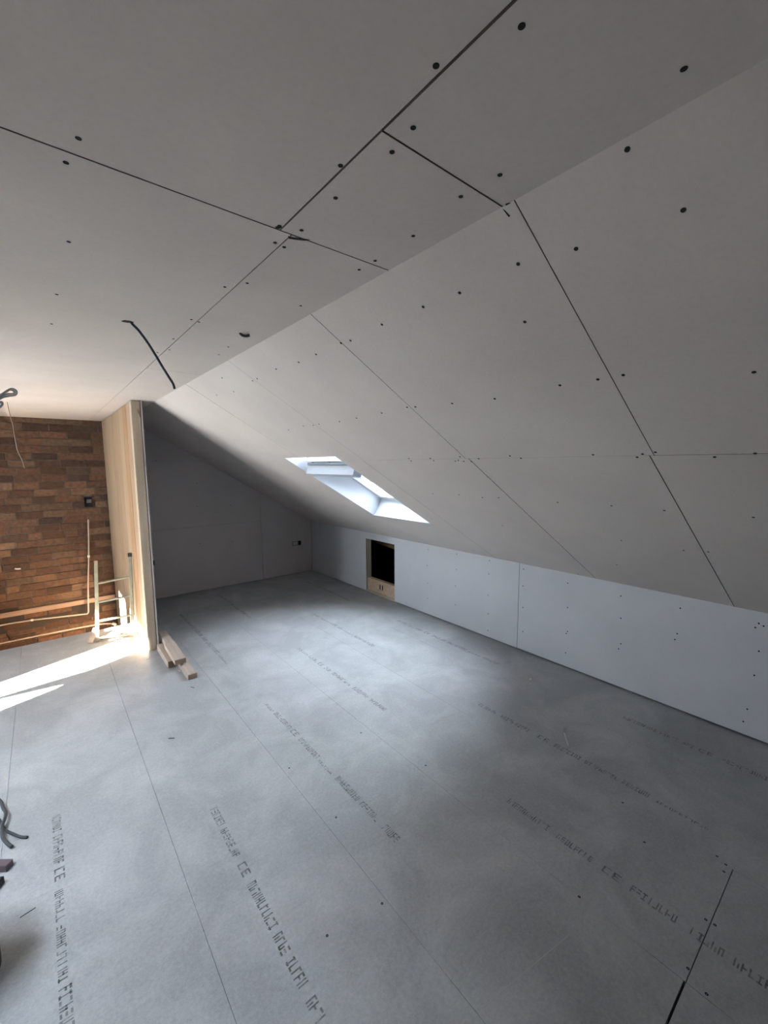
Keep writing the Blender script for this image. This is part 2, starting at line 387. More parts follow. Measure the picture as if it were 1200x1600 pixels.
# ------------------------------------------------------------------ flat ceiling
RL = (-1.75, .7, -.85, 2.6)      # roof light added to brighten the floor, left of the view
bm = bmesh.new()
for r in split_holes(XL, YN, XC + .05, YB + .1, [(RL[0] - .02, RL[1] - .02, RL[2] + .02, RL[3] + .02)]): box(bm, (r[0], r[1], ZC + .035), (r[2], r[3], ZC + .2))
ceiling = tag(obj('ceiling', bm, M_DECK), 'flat plasterboard ceiling with open joints and black screw heads', 'ceiling', kind='structure')
J1, J2, JX1, JX2 = .610, 1.004, .497, .528
sheets(ceiling, [
    (XL, YN, JX1, J2, (0, 0, .006, .005), [RL]), (JX1, YN, XC, J1, (.004, 0, 0, .004)), (JX1, J1, XC, J2, (.003, .004, 0, .004)),
    (XL, J2, -1.9, 3.4, .002), (-1.9, J2, JX2, 3.4, (.002, .004, .003, .0005), [RL]), (XL, 3.4, -.7, YB, .0005), (-.7, 3.4, JX2, YB, .0012),
    (JX2, J2, XC, 2.85, (.003, .004, 0, .003)), (JX2, 2.85, XC, YB, (.0015, .003, 0, 0))],
    F_CEIL, (0, 0, -1), SCREWS_CE, M_BOARD)
# torn board edges and holes at the joints
def flake(root, pts, frame, n=-.0008, m=M_HOLE, name='torn_edge'):
    bm = bmesh.new(); prism(bm, pts, frame, .0006); o = obj(name, bm, m, root); o.location = (0, 0, 0)
    return o
FC = lambda u, v, n: Vector((u, v, ZC - .0009 + n))
flake(ceiling, [(.523, 1.016), (.536, 1.012), (.552, 1.004), (.57, .998), (.575, .996), (.566, 1.008), (.545, 1.019), (.53, 1.024)], FC)
flake(ceiling, [(.482, .984), (.489, .981), (.494, .988), (.491, .998), (.483, .996)], FC)
flake(ceiling, [(.845, .604), (.836, .600), (.838, .592), (.841, .59)], FC)

# ------------------------------------------------------------------ sloping ceiling with its roof window
WU0, WU1, WY0, WY1 = .998, 2.158, 2.655, 3.482        # opening, along the slope and along the room
bm = bmesh.new()
for r in split_holes(-.02, YN, SL + .6, YB + .1, [(WU0 - .35, WY0 - .0125, WU1 + .0125, WY1 + .0125)]): prism(bm, rect(r), lambda u, v, n: slope(u, v, n + .03), .2)
sl = tag(obj('ceiling_slope', bm, M_DECK), 'sloping plasterboard ceiling falling to the low wall, pierced by one roof window', 'ceiling', kind='structure')
bm = bmesh.new()
HOLE = [(WU0 - .003, WY0 - .0118, WU1 + .011, WY1 + .0118)]
UJ = 1.057
sheets(sl, [
    (0, YN, UJ, -.62, .002), (0, -.62, UJ, .58, (0, .002, .002, .0028)), (0, .58, UJ, 1.465, (0, .0028, .001, .0028)), (0, 1.465, UJ, 2.375, (0, .0028, .001, .002)),
    (0, 2.375, UJ, 3.235, (0, .002, .0003, .004), HOLE), (0, 3.235, UJ, YF, (0, .004, .0003, 0), HOLE),
    (UJ, YN, SL, -.62, .002), (UJ, -.62, SL, .595, (.002, .002, 0, .004)), (UJ, .595, SL, 1.445, (.001, .004, 0, .004)), (UJ, 1.445, SL, 2.385, (.001, .004, 0, .003)),
    (UJ, 2.385, SL, 3.235, (.0003, .003, 0, .0003), HOLE), (UJ, 3.235, SL, YF, (.0003, .0003, 0, 0), HOLE)],
    F_SLOPE, (-SI, 0, -CO), SCREWS_SL, M_BOARD)
bm = bmesh.new(); prism(bm, [(.004, .612), (.010, .609), (.026, .605), (.027, .609)], lambda u, v, n: slope(u, v, n - .0009), .0006); obj('torn_edge', bm, M_HOLE, sl)
# roof window: lining boards, frame, pivoting sash
win = tag(empty('window_1', slope((WU0 + WU1) / 2, (WY0 + WY1) / 2)), 'white roof window in the sloping ceiling, its sash tilted open', 'window', kind='structure')
def wobj(name, bm, m, parent=win):
    o = obj(name, bm, m, parent); o.matrix_parent_inverse = Matrix.Translation(-win.location) if parent is win else Matrix(); return o
DEP = .20
HEADN = .20
def lin(u, y, n): return slope(u, y, n)
bm = bmesh.new()   # side linings
for y0, y1 in ((WY0 - .012, WY0), (WY1, WY1 + .012)):
    a = [(WU0, 0), (WU1 + .012, 0), (WU1 + .012, DEP), (WU0 - .0, DEP)]
    # head lining runs nearly level, so its side boards reach further up the roof
    for yy in (0,):
        lo = [bm.verts.new(lin(u, y0, n)) for u, n in a]; hi = [bm.verts.new(lin(u, y1, n)) for u, n in a]
        bm.faces.new(lo); bm.faces.new(hi)
        for i in range(4): bm.faces.new((lo[i], lo[(i + 1) % 4], hi[(i + 1) % 4], hi[i]))
wobj('side_lining', bm, M_LINING)
HU = WU0 + DEP * .50
bm = bmesh.new()   # head lining, falling slightly
lo = [lin(WU0, WY0, 0), lin(WU0, WY1, 0), lin(HU, WY1, DEP), lin(HU, WY0, DEP)]; hi = [p + Vector((-.004, 0, .012)) for p in lo]
a = [bm.verts.new(p) for p in lo]; b = [bm.verts.new(p) for p in hi]
bm.faces.new(a); bm.faces.new(b)
for i in range(4): bm.faces.new((a[i], a[(i + 1) % 4], b[(i + 1) % 4], b[i]))
wobj('head_lining', bm, M_LINING)
bm = bmesh.new(); box_pts = [lin(WU1, WY0, 0), lin(WU1, WY1, 0), lin(WU1, WY1, DEP), lin(WU1, WY0, DEP)]
a = [bm.verts.new(p) for p in box_pts]; b = [bm.verts.new(p + Vector((.011, 0, -.006))) for p in box_pts]
bm.faces.new(a); bm.faces.new(b)
for i in range(4): bm.faces.new((a[i], a[(i + 1) % 4], b[(i + 1) % 4], b[i]))
wobj('sill_lining', bm, M_LINING)
def rail(bm, u0, u1, y0, y1, n0, n1, tr=lambda p: p):
    vs = [bm.verts.new(tr((u, y, n))) for u in (u0, u1) for y in (y0, y1) for n in (n0, n1)]
    for q in ((0, 1, 3, 2), (4, 6, 7, 5), (0, 4, 5, 1), (2, 3, 7, 6), (0, 2, 6, 4), (1, 5, 7, 3)): bm.faces.new([vs[i] for i in q])
plain = lambda p: slope(*p)
bm = bmesh.new()
FU0, FU1 = HU, WU1
for q in ((FU0, FU0 + .045, WY0, WY1), (FU1 - .045, FU1, WY0, WY1), (FU0, FU1, WY0, WY0 + .035), (FU0, FU1, WY1 - .035, WY1)): rail(bm, *q, DEP, DEP + .07, plain)
wobj('window_frame', bm, M_FRAME)
TILT = R(15); UM = (FU0 + FU1) / 2; NM = DEP + .02
def tilt(p):
    du, dn_ = p[0] - UM, p[2] - NM
    return slope(UM + du * math.cos(TILT) - dn_ * math.sin(TILT) * -1 * -1, p[1], NM + du * math.sin(TILT) + dn_ * math.cos(TILT))
S0, S1, Y0, Y1 = FU0 + .05, FU1 - .05, WY0 + .04, WY1 - .04
bm = bmesh.new()
for q in ((S0, S0 + .12, Y0, Y1), (S1 - .07, S1, Y0, Y1), (S0, S1, Y0, Y0 + .05), (S0, S1, Y1 - .05, Y1)): rail(bm, *q, NM - .03, NM + .03, tilt)
sash = wobj('sash', bm, M_FRAME)
bm = bmesh.new(); rail(bm, S0 + .07, S1 - .06, Y0 + .045, Y1 - .045, NM + .004, NM + .016, tilt); wobj('pane', bm, M_GLASS, sash)
bm = bmesh.new(); rail(bm, S0 + .006, S0 + .03, Y0 + .03, Y1 - .03, NM - .058, NM - .04, tilt); 
for yy in (Y0 + .1, (Y0 + Y1) / 2, Y1 - .1): rail(bm, S0 + .010, S0 + .026, yy - .012, yy + .012, NM - .042, NM - .028, tilt)
wobj('handle_bar', bm, M_ALUGREY, sash)
bm = bmesh.new(); rail(bm, S0 + .03, S0 + .11, Y0, Y1, NM - .135, NM - .028, tilt); wobj('ventilation_flap', bm, M_LINING, sash)

# ------------------------------------------------------------------ low wall under the slope, with its hatch
HY0, HY1, HZ0, HZ1 = 3.872, 4.458, .0, .730
bm = bmesh.new()
for r in split_holes(0, YN, HK, YF, [(0, HY0, .76, HY1)]): prism(bm, rect(r), lambda u, v, n: Vector((XK + .022 + n, v, u)), .045)
knee = tag(obj('wall_right', bm, M_DECK), 'low white plasterboard wall with rows of screws and a small square hatch', 'wall', kind='structure')
zc_ = .013
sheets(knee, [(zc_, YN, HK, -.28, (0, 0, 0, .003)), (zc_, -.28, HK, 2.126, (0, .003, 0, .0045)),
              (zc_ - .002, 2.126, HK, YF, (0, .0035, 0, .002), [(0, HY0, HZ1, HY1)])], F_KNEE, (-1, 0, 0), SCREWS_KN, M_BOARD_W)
# eaves void behind
bm = bmesh.new()
x9 = XK + 1.25; z9 = HK - 1.25 * SI / CO + .02
sec = [(x9, -.0235), (x9 + .02, -.0235), (x9 + .02, z9 + .03), (XK + .07, HK + .06), (XK + .07, HK + .03), (x9, z9)]
a = [bm.verts.new((x, YN, z)) for x, z in sec]; b = [bm.verts.new((x, YB, z)) for x, z in sec]
bm.faces.new(a); bm.faces.new(b)
for i in range(6): bm.faces.new((a[i], a[(i + 1) % 6], b[(i + 1) % 6], b[i]))
box(bm, (XK + .064, YN - .02, -.0235), (x9, YN, HK)); box(bm, (XK + .064, YB, -.0235), (x9, YB + .02, HK))
eaves = tag(obj('wall_eaves', bm, M_MEMBRANE), 'dark eaves space seen through the hatch', 'wall', kind='structure')
bm = bmesh.new(); bar(bm, (XK + .40, 3.2, .50), (XK + .46, 5.2, .62), .04, .06); obj('purlin', bm, M_PINE[1], eaves)
h = tag(empty('hatch_frame', (XK + .0135, (HY0 + HY1) / 2, 0)), 'bare timber framing lining the square hatch in the low wall', 'frame')
def hob(name, bm, m, par=None):
    o = obj(name, bm, m, par or h)
    if not par: o.matrix_parent_inverse = Matrix.Translation(-h.location)
    return o
bm = bmesh.new(); box(bm, (XK + .014, HY1 - .004, .0), (XK + .085, HY1 + .041, .76), bev=.002); hob('jamb', bm, M_PINE_G)
bm = bmesh.new(); box(bm, (XK + .014, HY0 - .045, .0), (XK + .085, HY0 - .004, .76), bev=.002); hob('jamb', bm, M_PINE_G)
bm = bmesh.new(); box(bm, (XK + .018, HY0 - .004, .03), (XK + .08, HY1 - .004, .195), bev=.002); hbr = hob('bottom_rail', bm, M_PINE_X)
bm = bmesh.new(); box(bm, (XK + .002, HY0 + .0, .0), (XK + .06, HY1 - .002, .03), bev=.002); hob('sole_plate', bm, M_PINE_Y)
for k in (0, 1):
    bm = bmesh.new(); box(bm, (XK + .0165, 4.125 + k * .05, .085), (XK + .0185, 4.143 + k * .05, .15)); hob('saw_notch', bm, M_HOLE, hbr)

# ------------------------------------------------------------------ end wall of the alcove
XR = XP + .085 + .0
def zsl(x): return ZC - (x - XC) * SI / CO
bm = bmesh.new()
prism(bm, [(XP + .07, 0), (XK, 0), (XK, HK), (XC, ZC), (XP + .07, ZC)], lambda u, v, n: Vector((u, YF + .0135 + n, v)), .08)
back = tag(obj('wall_back', bm, M_DECK), 'shaded grey plasterboard end wall of the alcove under the slope', 'wall', kind='structure')
g = .0015
sheets(back, [
    dict(poly=[(XR, .006), (2.48 - g, .006), (2.48 - g, .89 - g), (XR, .89 - g)], inside=(XR, 0, 2.48, .89)),
    dict(poly=[(XR, .89 + g), (2.48 - g, .89 + g), (2.48 - g, zsl(2.48)), (1.70, zsl(1.70)), (XR, zsl(1.70))], inside=(XR, .89, 2.48, 1.77)),
    dict(poly=[(XR, zsl(1.70) + .001), (1.70, zsl(1.70) + .001), (XC, ZC), (XR, ZC)], inside=(XR, 1.77, 1.7, 2.3)),
    dict(poly=[(2.48 + g, .006), (XK - .003, .006), (XK - .003, zsl(XK - .003)), (2.48 + g, zsl(2.48 + g))], inside=(2.48, 0, XK, 1.4))],
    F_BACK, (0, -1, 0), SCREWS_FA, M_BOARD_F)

# ------------------------------------------------------------------ brick gable
bw = bmesh.new(); XB1 = XP + .02
box(bw, (XL - .14, YB + .008, -2.5), (XK + .3, YB + .2, ZC + .1)); 
cl = bw.loops.layers.color.new('tone')
for f in bw.faces:
    for lp in f.loops: lp[cl] = (1, 1, 1, 1)
PAL = [(c[0] * .97, c[1] * 1.10, c[2] * 1.16) for c in [(.40, .265, .20), (.37, .24, .18), (.42, .29, .22), (.35, .23, .175), (.34, .225, .175), (.30, .21, .17), (.39, .265, .205), (.27, .19, .155), (.44, .315, .245), (.38, .25, .19), (.36, .235, .18)]]
CH = .0868; z = -2.4 + .02; row = 0
rb = random.Random(5)
while z < ZC - .02:
    x = XL - .12 + (.125 if row % 2 else 0) + rb.uniform(-.035, .035)
    while x < XB1:
        L = rb.choice([.243, .243, .235, .228, .25, .122])
        x0, x1 = max(x + rb.uniform(.004, .009), XL), min(x + L - rb.uniform(.004, .009), XB1)
        if x1 - x0 > .03:
            zz = z + rb.uniform(-.002, .002); d = rb.uniform(-.004, .003)
            spans = [(x0, x1)]
            if zz + CH > 1.19 and zz < 1.32: spans = [q for q in ((x0, min(x1, .405)), (max(x0, .49), x1)) if q[1] - q[0] > .01]
            c = rb.choice(PAL); k = rb.uniform(.8, 1.12)
            for s0, s1 in spans:
                fs = box(bw, (s0, YB + d, zz + .005), (s1, YB + .02, min(zz + CH - .006, ZC - .002)))
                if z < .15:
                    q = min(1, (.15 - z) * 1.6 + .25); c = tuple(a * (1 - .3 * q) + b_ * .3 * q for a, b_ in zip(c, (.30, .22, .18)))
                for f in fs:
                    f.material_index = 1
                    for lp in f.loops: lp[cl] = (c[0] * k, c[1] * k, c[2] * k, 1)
        x += L
    z += CH; row += 1
brick = tag(obj('wall_brick', bw, [M_MORTAR, M_BRICK]), 'bare red brick gable wall behind the stairwell', 'wall', kind='structure')

# ------------------------------------------------------------------ stub partition
bm = bmesh.new(); box(bm, (XP + .012, YP + .05, 0), (XP + .06, YB - .005, ZC - .03))
part = tag(obj('wall_partition', bm, M_DECK), 'timber stub partition between the stairwell and the alcove', 'wall', kind='structure')
B = [YP, 4.375, 4.60, 4.83, 5.06, 5.65, YB - .004]
for i in range(len(B) - 1):
    bm = bmesh.new()
    lo_x = XP + (0, .004, .003, .004, .006, .004)[i]
    if i == 0:
        box(bm, (XP, YP, 0), (XP + .069, B[1] - .001, ZC - .006), bev=.004)
    else:
        box(bm, (lo_x, B[i] + .0012, -.02 if i < 4 else -2.3), (lo_x + .03, B[i + 1] - .0012, ZC - .007), bev=.002)
    obj('end_post' if i == 0 else 'timber_board', bm, [M_PINE_G, M_PINE[0], M_PINE[1], M_PINE[2], M_PINE[0], M_PINE[2]][i], part)
bm = bmesh.new(); box(bm, (XP + .0735, YP - .004, .006), (XR, YF - .002, ZC)); obj('plasterboard_sheet', bm, M_BOARD, part)
bm = bmesh.new(); tube(bm, [(XP + .050, YP - .0015, 2.205), (XP + .060, YP - .0015, 2.165)], .005); tube(bm, [(XP + .0595, YP - .0015, 2.19), (XP + .064, YP - .0015, 2.14)], .003); obj('knot', bm, M_PINE_END, part)

# ------------------------------------------------------------------ left side of the room (out of frame): dormer wall with its windows
W2 = (2.94, .9, 3.50, 2.0); W2B = (3.56, .9, 4.06, 2.0); W3 = (4.30, .55, 4.90, 2.0)
bm = bmesh.new()
for r in split_holes(YN, -2.4, YB, ZC + .2, [(W2[0], W2[1], W2B[2], W2[3]), W3]): box(bm, (XL - .14, r[0], r[1]), (XL, r[2], r[3]))
tag(obj('wall_left', bm, M_BLOCK), 'plasterboard dormer wall with two casement windows on the left', 'wall', kind='structure')
bm = bmesh.new(); box(bm, (XL, YN - .1, -.25), (XK + .3, YN, ZC + .1))
tag(obj('wall_front', bm, M_BLOCK), 'plasterboard wall behind the camera', 'wall', kind='structure')
def casement(name, label, y0, z0, y1, z1, mullions=(), panel=None):
    r = tag(empty(name, (XL - .07, (y0 + y1) / 2, z0)), label, 'window', kind='structure')
    bm = bmesh.new(); X0, X1 = XL - .10, XL - .04; t = .03
    for q in ((y0, z0, y1, z0 + t), (y0, z1 - t, y1, z1), (y0, z0 + t, y0 + t, z1 - t), (y1 - t, z0 + t, y1, z1 - t)): box(bm, (X0, q[0], q[1]), (X1, q[2], q[3]))
    for a, b in mullions: box(bm, (X0, a, z0 + t), (X1, b, z1 - t))
    o = obj('window_frame', bm, M_FRAME, r); o.matrix_parent_inverse = Matrix.Translation(-r.location)
    bm = bmesh.new(); box(bm, (XL - .074, y0 + t, z0 + t), (XL - .066, y1 - t, z1 - t)); o = obj('pane', bm, M_GLASS, r); o.matrix_parent_inverse = Matrix.Translation(-r.location)
    if panel:
        bm = bmesh.new(); box(bm, (XL - .09, panel[0], panel[1]), (XL - .05, panel[2], panel[3])); o = obj('sun_blocking_panel', bm, M_FRAME, r); o.matrix_parent_inverse = Matrix.Translation(-r.location)  # unseen panel added to keep sun off the floor behind the ladder
    return r
w2_ = casement('window_2', 'two light casement window in the dormer wall', W2[0], .9, W2B[2], 2.0, [(3.50, 3.56)], (3.56, .93, 4.03, 1.715))
bm = bmesh.new(); box(bm, (XL - .10, W2[0] + .03, 1.775), (XL - .04, 3.50, 1.832)); o = obj('transom', bm, M_FRAME, w2_); o.matrix_parent_inverse = Matrix.Translation(-w2_.location)
bm = bmesh.new(); prism(bm, [(3.19, 1.235), (3.25, 1.235), (3.16, 1.433), (3.085, 1.58), (3.085, 1.79), (2.96, 1.79), (2.96, 1.49), (3.014, 1.43)], lambda u, v, n: Vector((XL - .06 + n, u, v)), .015)
o = obj('sun_blocker', bm, M_PINE[0], w2_); o.matrix_parent_inverse = Matrix.Translation(-w2_.location)  # added unseen cut-out, shaped to cast the dark wedge in the sun patch
casement('window_3', 'tall single casement window in the dormer wall beside the stairwell', *W3)
portal('sky_portal', (XL - .15, (W2[0] + W2B[2]) / 2, 1.45), (1, 0, 0), W2B[2] - W2[0], 1.1, (0, 1, 0))
portal('sky_portal', (XL - .15, (W3[0] + W3[2]) / 2, 1.275), (1, 0, 0), W3[2] - W3[0], 1.45, (0, 1, 0))
wl = tag(empty('added_roof_light', ((RL[0] + RL[2]) / 2, (RL[1] + RL[3]) / 2, ZC)), 'added flat roof light, unseen, brightening the floor from the left of the room', 'window', kind='structure')  # invented opening, put in as overhead fill for the floor
bm = bmesh.new(); t = .02; z0, z1 = ZC, ZC + .75
for q in ((RL[0] - t, RL[1] - t, RL[0], RL[3] + t), (RL[2], RL[1] - t, RL[2] + t, RL[3] + t), (RL[0], RL[1] - t, RL[2], RL[1]), (RL[0], RL[3], RL[2], RL[3] + t)): box(bm, (q[0], q[1], z0), (q[2], q[3], z1))
o = obj('upstand', bm, M_FRAME, wl); o.matrix_parent_inverse = Matrix.Translation(-wl.location)
bm = bmesh.new(); box(bm, (RL[0], RL[1], z1 - .02), (RL[2], RL[3], z1 - .01)); o = obj('pane', bm, M_GLASS, wl); o.matrix_parent_inverse = Matrix.Translation(-wl.location)
portal('sky_portal', ((RL[0] + RL[2]) / 2, (RL[1] + RL[3]) / 2, z1 + .05), (0, 0, -1), RL[2] - RL[0], RL[3] - RL[1], (1, 0, 0))
portal('sky_portal', slope((WU0 + WU1) / 2, (WY0 + WY1) / 2, DEP + .45), (-SI, 0, -CO), 1.3, .9, (0, 1, 0))

# ------------------------------------------------------------------ things: pipes and timbers on the brick
bm = bmesh.new(); box(bm, (XL + .01, YB - .04, -.05), (XP - .004, YB - .004, .010), bev=.004)
tag(obj('wall_plate', bm, M_LEDGER), 'long horizontal timber bearer fixed across the foot of the brick wall', 'timber')
def along(pts): return pts
bm = bmesh.new(); yq = YB - .075
tube(bm, [(.430, YB - .02, 1.035), (.428, YB - .02, .99), (.40, YB - .025, .56), (.374, YB - .04, .28), (.358, yq, .1), (.345, yq, -.10), (.340, yq, -.155), (.325, yq, -.172), (.28, yq, -.17), (-.2, yq, -.125), (-.21, yq, -.124)], .0085, sub=5)
tube(bm, [(-.2, yq, -.125), (-.5, yq, -.12), (-1.2, yq, -.16), (-2.4, yq, -.16)], .0085)
p = obj('water_pipe', bm, M_PIPE, smooth=True); tag(p, 'thin pale plastic pipe rising up the brick wall and bending left along its foot', 'pipe')
bm = bmesh.new(); tube(bm, [(.400, YB - .025, .545), (.398, YB - .025, .575)], .014); obj('pipe_clip', bm, M_PIPE_W, p)
bm = bmesh.new(); tube(bm, [(-.20, yq, -.125), (-.225, yq, -.123)], .014); obj('coupling', bm, M_PIPE_W, p)
bm = bmesh.new(); tube(bm, [(-2.4, 6.44, -.33), (-.5, 6.44, -.325), (0, 6.44, -.325), (.42, 6.44, -.335), (.60, 6.43, -.36)], .0085)
p2 = obj('waste_pipe', bm, M_PIPE, smooth=True); tag(p2, 'second thin pipe running low in the stairwell behind the ladder', 'pipe')
bm = bmesh.new(); tube(bm, [(.585, 6.43, -.357), (.612, 6.428, -.37), (.622, 6.425, -.40), (.622, 6.42, -.45)], .020, sub=4); obj('elbow', bm, M_PIPE_W, p2, True)
bm = bmesh.new(); box(bm, (.405, YB - .012, 1.19), (.41, YB + .004, 1.32)); box(bm, (.485, YB - .012, 1.19), (.49, YB + .004, 1.32)); box(bm, (.41, YB - .012, 1.19), (.485, YB + .004, 1.195)); box(bm, (.41, YB - .012, 1.315), (.485, YB + .004, 1.32)); box(bm, (.41, YB + .002, 1.195), (.485, YB + .004, 1.315))
bb = tag(obj('back_box', bm, M_HOLE), 'dark recessed socket box set into the brick wall above the pipe', 'socket box')
bm = bmesh.new(); box(bm, (.43, YB - .006, 1.245), (.482, YB + .003, 1.29)); obj('terminal', bm, M_BOX, bb)
bm = bmesh.new(); tube(bm, [(-.318, YB - .012, .515), (-.30, YB - .02, .51), (-.268, YB - .012, .506)], .009); tag(obj('wall_plug', bm, M_PIPE_W, smooth=True), 'small white peg stuck in the brick wall at the left', 'peg')
# back boxes in the alcove
def box_open(nm, x0, x1, z0, z1, label):
    r = empty(nm, ((x0 + x1) / 2, YF, (z0 + z1) / 2)); tag(r, label, 'socket box')
    def o_(n, bm, m): o = obj(n, bm, m, r); o.matrix_parent_inverse = Matrix.Translation(-r.location)
    bm = bmesh.new(); t = .005; d = .006
    for q in ((x0, z0, x1, z0 + t), (x0, z1 - t, x1, z1), (x0, z0, x0 + t, z1), (x1 - t, z0, x1, z1)): box(bm, (q[0], YF - d, q[1]), (q[2], YF - .0002, q[3]))
    o_('rim', bm, M_HOLE)
    bm = bmesh.new(); box(bm, (x0 + .018, YF - .0012, z0 + t + .006), (x1 - .045, YF - .0004, z1 - t - .006)); o_('flap', bm, M_BOARD_F)
    bm = bmesh.new(); box(bm, (x1 - .05, YF - .0022, z0 + t), (x1 - t, YF - .0012, z1 - t)); tube(bm, [(x1 - .03, YF - .002, z0 + .04), (x1 - .02, YF - .02, z0 + .05), (x1 - .035, YF - .03, z0 + .03)], .004); o_('cable_tail', bm, M_HOLE)
box_open('back_box', 2.972, 3.118, .452, .516, 'dark double socket cut-out low on the alcove end wall near the corner')
box_open('back_box', .945, 1.04, .452, .512, 'socket cut-out on the alcove wall, mostly hidden by the partition post')

# ------------------------------------------------------------------ ladder leaning in the corner
lad = tag(empty('ladder', (.46, 4.82, 0)), 'short worn ladder section standing against the timber partition', 'ladder')
def lob(n, bm, m, par=None):
    o = obj(n, bm, m, par or lad)
    if not par: o.matrix_parent_inverse = Matrix.Translation(-lad.location)
    return o
LB, LT = Vector((.309, 4.850, 0)), Vector((.352, 4.850, .798)); RB, RT = Vector((.604, 4.775, 0)), Vector((.630, 4.80, .835))
bm = bmesh.new(); bar(bm, LB, LT, .024, .030, ref=(.97, -.22, 0), bev=.003); stl = lob('stile', bm, M_ALU)
bm = bmesh.new(); bar(bm, RB, RT, .024, .030, ref=(.97, -.22, 0), bev=.003); strr = lob('stile', bm, M_ALU)
bm = bmesh.new(); bar(bm, RB.lerp(RT, .97), RB.lerp(RT, 1.02), .029, .035, ref=(.97, -.22, 0), bev=.003); lob('end_cap', bm, M_CAP, strr)
bm = bmesh.new(); bar(bm, LB.lerp(LT, .985), LB.lerp(LT, 1.012), .026, .032, ref=(.97, -.22, 0), bev=.002); lob('end_cap', bm, M_PINE_END, stl)
for za, zb in ((.038, .03), (.205, .222), (.392, .420), (.578, .612)):
    bm = bmesh.new(); a = LB.lerp(LT, za / .798); b = RB.lerp(RT, zb / .835); bar(bm, a, b, .020, .018, bev=.003); lob('rung', bm, M_ALU)
bm = bmesh.new(); bar(bm, (.245, 4.835, .012), (.318, 5.06, .072), .045, .02, bev=.003)
tag(obj('timber_scrap', bm, M_PINE_Y), 'pale splintered wood scrap leaning at the left foot of the ladder', 'wood scrap')

# ------------------------------------------------------------------ timber offcuts beside the partition
def offcut(label, cx, y0, y1, z0, wdt, hgt, yaw):
    bm = bmesh.new(); L = y1 - y0
    fs = box(bm, (-wdt / 2, 0, 0), (wdt / 2, L, hgt), bev=.003)
    for f in bm.faces:
        if abs(f.calc_center_median().y) < .001: f.material_index = 1
    o = obj('timber_offcut', bm, [M_PINE_Y, M_PINE_END]); o.location = (cx, y0, z0); o.rotation_euler = (0, 0, yaw)
    return tag(o, label, 'timber offcut', group='timber offcuts by the partition')
offcut('longest timber offcut at the bottom right of the pile, sticking out towards the room', .828, 3.480, 4.42, .0, .070, .045, R(0.6))
offcut('short timber offcut on the floor at the left of the pile', .745, 3.80, 4.25, .0, .060, .060, R(-.5))
offcut('clean square-ended timber offcut lying on top of the pile', .790, 3.685, 4.11, .0615, .088, .045, R(-1.2))
offcut('weathered timber offcut at the rear of the pile, behind the clean one', .803, 4.12, 4.45, .0615, .070, .042, R(-.5))
bm = bmesh.new(); bar(bm, (.765, 3.70, .006), (.80, 3.655, .012), .012, .006); tag(obj('wood_splinter', bm, M_PINE_Y), 'pale splinter poking out between the timber offcuts', 'wood splinter')

# ------------------------------------------------------------------ cables
bm = bmesh.new()
tube(bm, [(.322, 1.985, ZC + .02), (.326, 1.98, ZC - .004), (.35, 1.98, 2.255), (.38, 1.98, 2.212), (.405, 1.98, 2.168), (.428, 1.98, 2.125), (.448, 1.98, 2.09), (.462, 1.98, 2.066), (.467, 1.98, 2.053), (.469, 1.98, 2.040)], .0052)
cb = tag(obj('ceiling_cable', bm, M_CABLE_D, smooth=True), 'short dark cable hanging from a hole in the flat ceiling', 'cable')
bm = bmesh.new(); prism(bm, [(.292, 1.99), (.30, 1.972), (.318, 1.966), (.334, 1.974), (.33, 1.992), (.315, 1.998), (.30, 2.0)], FC, .0006); obj('ceiling_hole', bm, M_HOLE, cb)
bm = bmesh.new(); tube(bm, [(.715, 1.86, ZC + .002), (.725, 1.857, ZC - .008), (.74, 1.85, ZC - .010), (.752, 1.843, ZC - .006)], .006)
tag(obj('cable_stub', bm, M_CABLE_D, smooth=True), 'stub of dark cable just poking through the ceiling beside the slope', 'cable')
K = 4.02
def cp(px, py, y=K):      # a point on a plane across the room, from where it shows
    c = Vector(((px - 600) / 657.12, (py - 800) / 657.12, 1)); d = rt * c.x + dn * c.y + fw * c.z
    return EYE + d * (y / d.y)
bm = bmesh.new()
tube(bm, [cp(-40, 634, K - .1), cp(-12, 626), cp(0, 619), cp(10, 611), cp(19, 607.5), cp(25.5, 611), cp(24, 617), cp(14, 619), cp(2, 622), cp(-14, 632), cp(-40, 648)], .007)
tube(bm, [cp(-40, 630, K + .03), cp(-10, 622, K + .03), cp(6, 614, K + .03), cp(15, 609, K + .03), cp(22, 611.5, K + .03), cp(21, 615, K + .03), cp(8, 617, K + .03), cp(-12, 630, K + .03), cp(-40, 644, K + .03)], .007)
tube(bm, [cp(-30, 645), cp(-6, 632), cp(2, 628), cp(3, 633), cp(-6, 640), cp(-30, 652)], .007)
tag(obj('cable_coil', bm, M_CABLE, smooth=True), 'looped bundle of grey cable tied up under the ceiling at the left edge', 'cable')
bm = bmesh.new()
tube(bm, [(-.181, 5.07, ZC + .01), (-.179, 5.07, 2.27), (-.169, 5.07, 2.163), (-.158, 5.07, 2.079), (-.155, 5.07, 1.994), (-.144, 5.07, 1.86), (-.118, 5.07, 1.766), (-.109, 5.07, 1.70)], .0028)
tag(obj('hanging_wire', bm, M_CABLE_P, smooth=True), 'thin pale wire dangling from the ceiling in front of the brick wall', 'cable')
bm = bmesh.new()
tube(bm, [(-.60, 2.98, .02), (-.42, 2.90, .06), (-.30, 2.765, .045), (-.270, 2.68, .03), (-.259, 2.636, .03), (-.261, 2.594, .03), (-.267, 2.561, .028), (-.269, 2.53, .024), (-.263, 2.477, .02), (-.247, 2.43, .016), (-.229, 2.395, .012)], .0075)
tag(obj('floor_cable', bm, M_CABLE_D, smooth=True), 'dark cable curling over the floor at the left edge, its end bent towards the camera', 'cable', 'cables on the floor')
bm = bmesh.new()
